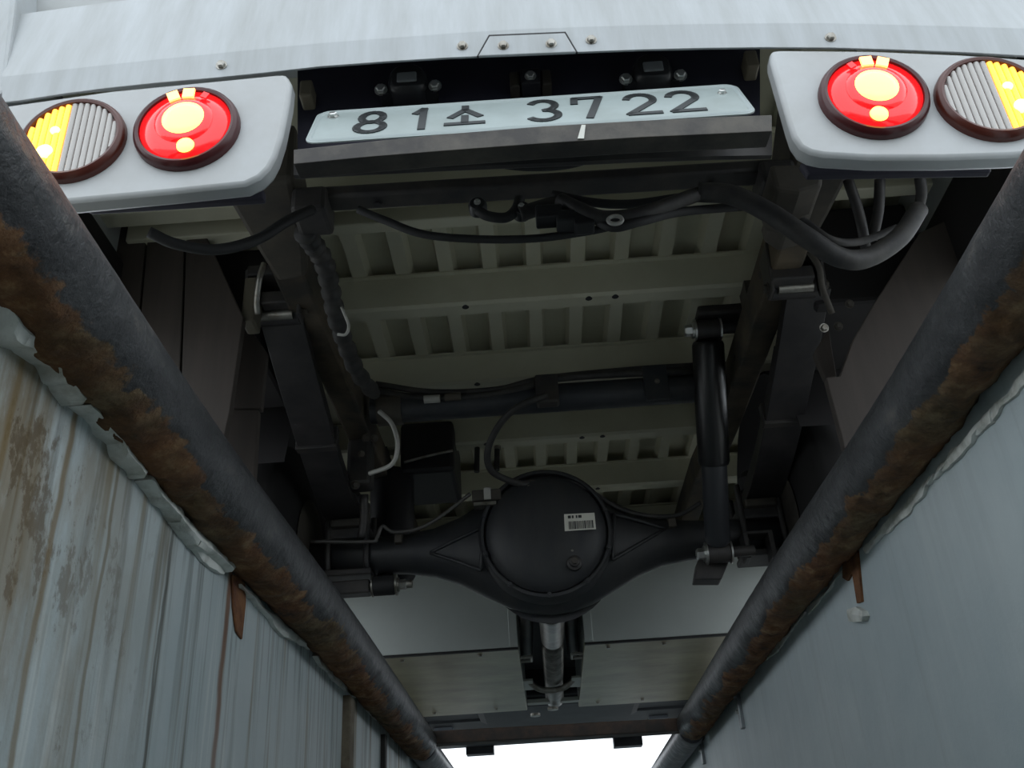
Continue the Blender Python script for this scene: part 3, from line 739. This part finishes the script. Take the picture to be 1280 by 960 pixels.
for u in (932, 964):
    part('pin_fork', bm_box(P(u, 683, y=2.24) + V((-.006, -.02, -.035)), P(u, 683, y=2.24) + V((.006, .03, .03))), steel, sh, bevel=.002)
part('pin_fork', bm_box(P(932, 668, y=2.24) + V((0, -.02, -.006)), P(964, 668, y=2.24) + V((0, .03, .006))), steel, sh, bevel=.002)

# cross tube between the rails
tube_m = mat('blue_black_tube', (.026, .029, .036), .45, c2=(.05, .05, .052), scale=10, amt=.4)
a, b = P(436, 515, z=.60), P(905, 489, z=.60); b = V((b.x, a.y, b.z)); a.x = XT - .43; b.x = XT + .43
ct = part('cross_tube', bm_cyl(a, b, .035, 28), tube_m, smooth=True, label='blue-black tube between the chassis rails')
p = P(820, 478, y=a.y - .035)
part('hanger_strap', bm_box(p + V((-.030, -.006, -.05)), p + V((.030, 0, .045))), tube_m, ct, bevel=.002)
bolt('bolt', p + V((.002, -.006, 0)), (0, -1, 0), .005, ct, bare)
p = P(684, 492, y=a.y - .04)
part('tube_clamp', bm_box(p + V((-.028, -.012, -.03)), p + V((.028, .02, .05))), steel, ct, bevel=.006)
part('tube_collar', bm_cyl(a + (b - a) * .02, a + (b - a) * .09, .041, 28), dusty, ct, smooth=True)
# thin lines that run above the tube
for pts, r, m_ in (([(450, 484), (520, 497), (600, 495), (660, 484), (690, 474), (760, 468), (870, 464)], .010, hose_m),
                   ([(470, 480), (540, 490), (620, 487), (680, 473), (790, 462), (868, 457)], .008, steel),
                   ([(520, 499), (600, 505), (640, 495), (700, 486), (780, 483), (868, 474)], .005, pipe_dark)):
    part('fluid_line', bm_tube([P(u, v, y=a.y - .02 - r) for u, v in pts], r, 8, 6), m_, smooth='all')
for u, v in ((540, 499), (566, 496)):
    part('line_sleeve', bm_cyl(P(u - 10, v + .6, y=a.y - .05), P(u + 10, v - .8, y=a.y - .05), .010, 12), whitehose if u == 540 else dusty, smooth=True)

# hoses and lines near the axle
def cable(name, pts, r, m_, parent=T, n=10, **k): return part(name, bm_tube(pts, r, n, 8, **k), m_, parent, smooth='all')
cable('brake_hose', [P(474, 514, y=1.98), P(490, 530, y=1.98), P(497, 556, y=1.98), P(490, 580, y=2.0), P(462, 592, y=2.04)], .0055, whitehose)
cable('brake_hose', [P(684, 494, y=2.02), P(650, 507, y=2.02), P(625, 530, y=2.06), P(610, 562, y=2.1), P(614, 588, y=2.14), P(640, 602, y=2.18), P(660, 606, y=2.2)], .0085, hose_m)
cable('brake_pipe', [P(660, 606, y=2.2), P(700, 600, y=2.21), P(735, 612, y=2.22), P(775, 636, y=2.24), P(815, 645, y=2.24), P(850, 643, y=2.24), P(876, 628, y=2.22)], .0055, hose_m)
cable('brake_pipe', [P(588, 617, y=2.2), P(556, 642, y=2.22), P(525, 660, y=2.23), P(492, 665, y=2.23), P(478, 658, y=2.22), P(471, 672, y=2.22), P(462, 677, y=2.22), P(388, 677, y=2.22)], .0048, pipe_dark)
br = part('brake_line_tee', bm_box(P(590, 626, y=2.2), P(626, 610, y=2.2) + V((0, .04, 0))), dusty, bevel=.003)
part('tee_band', bm_box(P(605, 624, y=2.197), P(613, 609, y=2.197) + V((0, .05, 0))), whitehose, br)
part('tee_foot', bm_box(P(592, 632, y=2.2), P(620, 626, y=2.2) + V((0, .03, 0))), bare, br)
p = P(669, 611, y=2.2)
hb = part('hose_clip', bm_box(p + V((-.017, -.004, -.03)), p + V((.017, .05, .025))), dusty, bevel=.004)
part('clip_strap', bm_box(p + V((-.02, -.010, -.004)), p + V((.02, .02, .008))), bare, hb, bevel=.002)
for u, v in ((498, 672), (840, 652)):
    part('pipe_clip', bm_box(P(u, v, y=2.255) + V((-.009, -.01, -.016)), P(u, v, y=2.255) + V((.009, .02, .016))), dusty, bevel=.002)
for u, v0, v1 in ((597, 528, 590), (622, 524, 588)):
    rd = part('hanging_rod', bm_cyl(P(u, v0, y=2.55), P(u - 1, v1, y=2.55), .008, 12), steel, smooth=True)
    part('rod_ferrule', bm_cyl(P(u, v0 + (4 if u < 600 else 30), y=2.55), P(u, v0 + (12 if u < 600 else 38), y=2.55), .0105, 12), bare, rd, smooth=True)
# dark canister box behind the tube
bx = part('canister', bm_box(P(500, 592, y=2.45), P(566, 524, y=2.45) + V((0, .25, 0))), mat('canister_black', (.014, .013, .016), .5), bevel=.012)
part('canister_edge', bm_tube([P(505, 578, y=2.44), P(535, 570, y=2.44), P(566, 563, y=2.44)], .004, 8, 4), bare, bx, smooth='all')
part('silencer', bm_lathe(P(490, 590, y=2.5), (0, .1, -1), [(0, .05), (.02, .062), (.3, .062), (.32, .05)], 24), MATS['canister_black'], smooth=True)
# brackets on the left rail end near the hose
for u, v, r in ((458, 548, .012), (452, 568, .010), (468, 548, .010), (444, 606, .012)):
    bolt('chassis_bolt', P(u, v, y=2.12), (.4, -1, -.4), r * .7, T, dusty)
part('rail_gusset', bm_box(P(432, 606, y=2.12), P(464, 546, y=2.12) + V((0, .06, 0))), steel, bevel=.01)
part('stabiliser_link', bm_tube([P(455, 618, y=2.18), P(455, 650, y=2.2), P(452, 672, y=2.21)], .011, 10, 4), steel, smooth='all')

# harness at the rear
HY = 1.12
cable('wire_harness', [P(448, 262, y=HY), P(480, 275, y=HY), P(530, 293, y=HY), P(600, 299, y=HY), P(670, 298, y=HY), P(730, 290, y=HY), P(770, 282, y=HY)], .0062, rubber)
cable('wire_harness', [P(700, 250, y=HY - .02), P(725, 262, y=HY - .03), P(752, 272, y=HY - .03), P(790, 270, y=HY - .03), P(830, 258, y=HY - .02), P(872, 243, y=HY), P(890, 240, y=HY)], .011, hose_m)
cable('wire_harness', [P(690, 243, y=HY), P(740, 253, y=HY), P(790, 255, y=HY), P(850, 247, y=HY), P(905, 240, y=HY)], .007, rubber)
cable('wire_harness', [P(735, 268, y=HY - .02), P(765, 284, y=HY - .03), P(800, 277, y=HY - .03), P(850, 265, y=HY), P(930, 258, y=HY + .05)], .007, rubber)
cable('wire_harness', [P(596, 262, y=HY), P(610, 270, y=HY), P(632, 272, y=HY), P(645, 262, y=HY), P(650, 248, y=HY)], .008, rubber)
cable('wire_harness', [P(650, 268, y=HY), P(668, 262, y=HY), P(690, 256, y=HY), P(704, 258, y=HY)], .012, hose_m)
cable('wire_harness', [P(590, 186, y=.90), P(610, 200, y=.93), P(650, 208, y=.95), P(700, 207, y=.95), P(735, 198, y=.93), P(758, 180, y=.90)], .006, rubber)
cable('taped_loom', [P(872, 240, y=HY), P(915, 244, y=HY), P(960, 265, y=HY), P(1010, 298, y=HY), P(1050, 322, y=HY + .02), P(1085, 322, y=HY + .04), P(1125, 296, y=HY + .05), P(1148, 262, y=HY + .06)], .015, hose_m, n=14)
cable('wire_harness', [P(980, 262, y=HY + .05), P(1010, 280, y=HY + .05), P(1040, 300, y=HY + .05), P(1075, 302, y=HY + .08), P(1120, 285, y=HY + .1)], .006, hose_m)
cable('wire_harness', [P(186, 290, y=1.0), P(220, 305, y=1.02), P(270, 312, y=1.05), P(320, 300, y=1.08), P(360, 276, y=1.1), P(390, 262, y=1.13)], .008, rubber)
for (u, v) in ((597, 257), (652, 262)):
    p = P(u, v, y=HY); lp = part('loom_clip', bm_lathe(p + V((0, -.006, 0)), (0, 1, 0), [(0, .011), (.004, .014), (.018, .014), (.02, .011)], 20), MATS['black_plastic'], smooth=True)
    bolt('bolt', p + V((0, -.008, 0)), (0, -1, 0), .004, lp)
for (u, v, du, dv) in ((686, 262, 16, 9), (708, 268, 12, 8), (730, 270, 12, 9)):
    part('connector_plug', bm_box(P(u - du, v + dv, y=HY - .035), P(u + du, v - dv, y=HY - .035) + V((0, .03, 0))), MATS['black_plastic'], bevel=.003)
p = P(769, 275, y=HY - .045)
bow = part('tie_ring', bm_tube([p + V((math.cos(t) * .010, 0, math.sin(t) * .007)) for t in [k * .7 for k in range(10)]], .003, 8, 3), whitehose, smooth='all')
# corrugated conduit down the left rail
pts = [P(380, 290, y=1.2), P(392, 306, y=1.25), P(405, 328, y=1.3), P(413, 360, y=1.38), P(420, 395, y=1.46), P(432, 430, y=1.58), P(447, 465, y=1.72), P(468, 492, y=1.9)]
cable('corrugated_conduit', pts, .017, hose_m, n=12, rfun=lambda i: .0165 + .0025 * math.sin(i * 1.55))
cable('cable_tie', [P(427, 384, y=1.42), P(432, 396, y=1.42), P(436, 408, y=1.42), P(432, 418, y=1.42), P(422, 418, y=1.42)], .0028, whitehose)

# dark flaps in front of the wheels, made of boards
def boards(polys, y, dy, label):
    root = None
    for pl in polys:
        bm = bm_prism([P(u, v, y=y) for u, v in pl], (0, dy, 0))
        if root is None: root = part('mud_guard', bm, flap_m, bevel=.002, label=label)
        else: part('board', bm, flap_m, root, bevel=.002)
boards([[(120, 250), (186, 252), (170, 430), (100, 430)], [(188, 252), (232, 262), (222, 540), (172, 440)], [(234, 262), (252, 282), (304, 397), (287, 515), (268, 600), (224, 560)]], 1.50, .02, 'dark brown-grey board guard behind the wheel')
boards([[(304, 396), (333, 440), (326, 510), (289, 510)], [(289, 512), (323, 512), (315, 640), (270, 640)]], 1.60, .02, 'dark guard plate')
boards([[(1092, 380), (1150, 290), (1240, 250), (1240, 420), (1066, 600), (1033, 472), (1050, 470), (1066, 425)]], 1.50, .02, 'dark guard plate behind the wheel')
boards([[(1018, 440), (1036, 410), (1046, 470), (1032, 472)]], 1.60, .02, 'dark guard bracket')
# brackets around the right rail end
part('rail_bracket', bm_prism([P(u, v, y=1.10) for u, v in ((962, 205), (1030, 204), (1028, 232), (1000, 240), (970, 236))], (0, .10, 0)), dusty, bevel=.006)
part('rail_bracket', bm_prism([P(u, v, y=1.16) for u, v in ((962, 246), (1018, 240), (1012, 268), (985, 275), (966, 262))], (0, .08, 0)), dusty, bevel=.006)
part('lamp_carrier', bm_prism([P(u, v, y=.90) for u, v in ((1000, 203), (1240, 198), (1240, 214), (1010, 218))], (0, .012, 0)), navy, bevel=.003)
part('lamp_carrier', bm_prism([P(u, v, y=.90) for u, v in ((100, 252), (330, 236), (330, 248), (110, 262))], (0, .012, 0)), navy, bevel=.003)
for u, v, u2, v2 in ((1060, 225, 1082, 310), (1100, 225, 1090, 300), (1150, 222, 1148, 262)):
    part('lamp_stay', bm_tube([P(u, v, y=1.2), P((u + u2) / 2 + 3, (v + v2) / 2, y=1.22), P(u2, v2, y=1.25)], .009, 8, 4), steel, smooth='all')
part('strap_iron', bm_tube([P(330, 330, y=1.42), P(324, 350, y=1.42), P(321, 375, y=1.44), P(322, 392, y=1.46)], .006, 8, 5), bare, smooth='all')
part('strap_iron', bm_tube([P(1012, 315, y=1.42), P(1024, 335, y=1.42), P(1028, 360, y=1.44), P(1040, 392, y=1.46)], .006, 8, 5), dusty, smooth='all')
for (u, v) in ((1030, 410), (1048, 408), (1062, 380)):
    bolt('chassis_bolt', P(u, v, y=1.55), (0, -1, -.3), .0065, T, bare if u == 1030 else dusty)
part('spring_link', bm_box(P(300, 402, y=1.52), P(322, 345, y=1.52) + V((0, .05, 0))), mat('olive_bracket', (.13, .115, .085), .6), bevel=.005)

# twin boxes ahead of the axle: grey rear face, galvanised underside
BXL = (X0 - .74, X0 - .104); BXR = (X0 + .110, X0 + .76)
for x0, x1 in (BXL, BXR):
    root = part('underfloor_box', bm_box((x0, 3.12, .26), (x1, 4.15, .62)), greypanel, label='grey underfloor box beside the drive shaft')
    part('rear_plate', bm_box((x0, 3.104, .250), (x1, 3.122, .62)), greypanel, root, bevel=.002)
    s = 1 if x1 < X0 else -1; xe = x1 if s > 0 else x0
    part('plate_flange', bm_box((min(xe, xe - s * .028), 3.099, .252), (max(xe, xe - s * .028), 3.106, .62)), greypanel, root, bevel=.002)
    part('bottom_plate', bm_box((x0, 3.118, .246), (x1, 4.16, .262)), galv, root, bevel=.003)
    part('seam_gap_strip', bm_box((x0, 3.106, .2435), (x1, 3.120, .2515)), rubber, root)  # dark strip added to stand in for the shaded gap at the seam
    for yy in (3.16, 4.08):
        for k in (.12, .4, .8):
            bolt('bolt', (x0 + (x1 - x0) * k, yy, .246), (0, 0, -1), .007, root, bare)
    for yy in (3.30, 3.75):       # pale hooks on the tunnel side
        q = xe
        part('hook', bm_tube([(q, yy, .262), (q + s * .038, yy, .262), (q + s * .038, yy + .06, .262), (q, yy + .06, .262)], .0055, 8, 1, smooth=False), whitehose, root)
    part('tunnel_tab', bm_box((min(q, q + s * .035), 3.62, .25), (max(q, q + s * .035), 3.78, .258)), mat('pale_tab', (.4, .42, .38), .5), root)
# drive shaft
pr = [(0, .052), (.06, .052), (.07, .040), (.25, .038), (.26, .030), (.30, .030), (.31, .040), (.62, .038), (.63, .030), (.67, .030), (.68, .038), (1.6, .038)]
ds = part('drive_shaft', bm_lathe((X0 + .006, 2.52, .280), (.004, 1, .0), pr, 30), mat('shaft_metal', (.24, .23, .21), .38, metal=.8, c2=(.10, .095, .085), scale=20), smooth=True, label='bare metal drive shaft')
for s in (-1, 1):
    part('tunnel_stay', bm_tube([(X0 + s * .055, 2.75, .36), (X0 + s * .07, 3.1, .34), (X0 + s * .085, 3.5, .31)], .022, 10, 4), steel, smooth='all')
part('shaft_hanger', bm_tube([(X0 - .085, 3.68, .262), (X0 - .05, 3.69, .235), (X0, 3.69, .225), (X0 + .05, 3.69, .235), (X0 + .085, 3.68, .262)], .012, 8, 5), bare, smooth='all', label='pale steel strap under the drive shaft')
part('shaft_hanger', bm_box((X0 - .10, 4.02, .248), (X0 + .12, 4.07, .262)), MATS['pale_tab'], label='pale flat strap under the drive shaft')
part('tunnel_floor', bm_box((X0 - .11, 3.4, .42), (X0 + .12, 4.9, .46)), frontmat)
for u, v in ((669, 892), (691, 884)):
    part('drain_ring', bm_lathe(P(u, v, z=.235), (0, 0, -1), [(0, .022), (.01, .022), (.012, .012)], 16), bare, smooth=True)

# front of the chassis
fb_ = part('front_crossmember', bm_box((X0 - .62, 4.62, .30), (X0 + .68, 4.95, .46)), frontmat, bevel=.02)
part('engine_sump', bm_box((X0 - .34, 4.22, .28), (X0 + .40, 4.66, .45)), frontmat, bevel=.04)
part('front_undertray', bm_prism([(X0 - .66, 4.2, .31), (X0 - .66, 5.42, .305), (X0 - .66, 5.46, .5), (X0 - .66, 4.2, .5)], (1.34, 0, 0)), frontmat, bevel=.01)
for a, b in (((583, 931), (618, 943)), ((766, 924), (803, 933))):
    q0, q1 = P(*a, y=5.45), P(*b, y=5.45)
    part('jacking_foot', bm_box((q0.x, 5.40, q1.z), (q1.x, 5.48, .40)), frontmat, bevel=.004)
for (u, v, l) in ((555, 913, 18), (823, 898, 18), (645, 900, 14), (745, 893, 12)):
    p = P(u, v, z=.29); part('front_tab', bm_box(p + V((-l * .0025, -.02, -.004)), p + V((l * .0025, .03, .02))), mat('dull_tab', (.16, .18, .21), .5), bevel=.003)
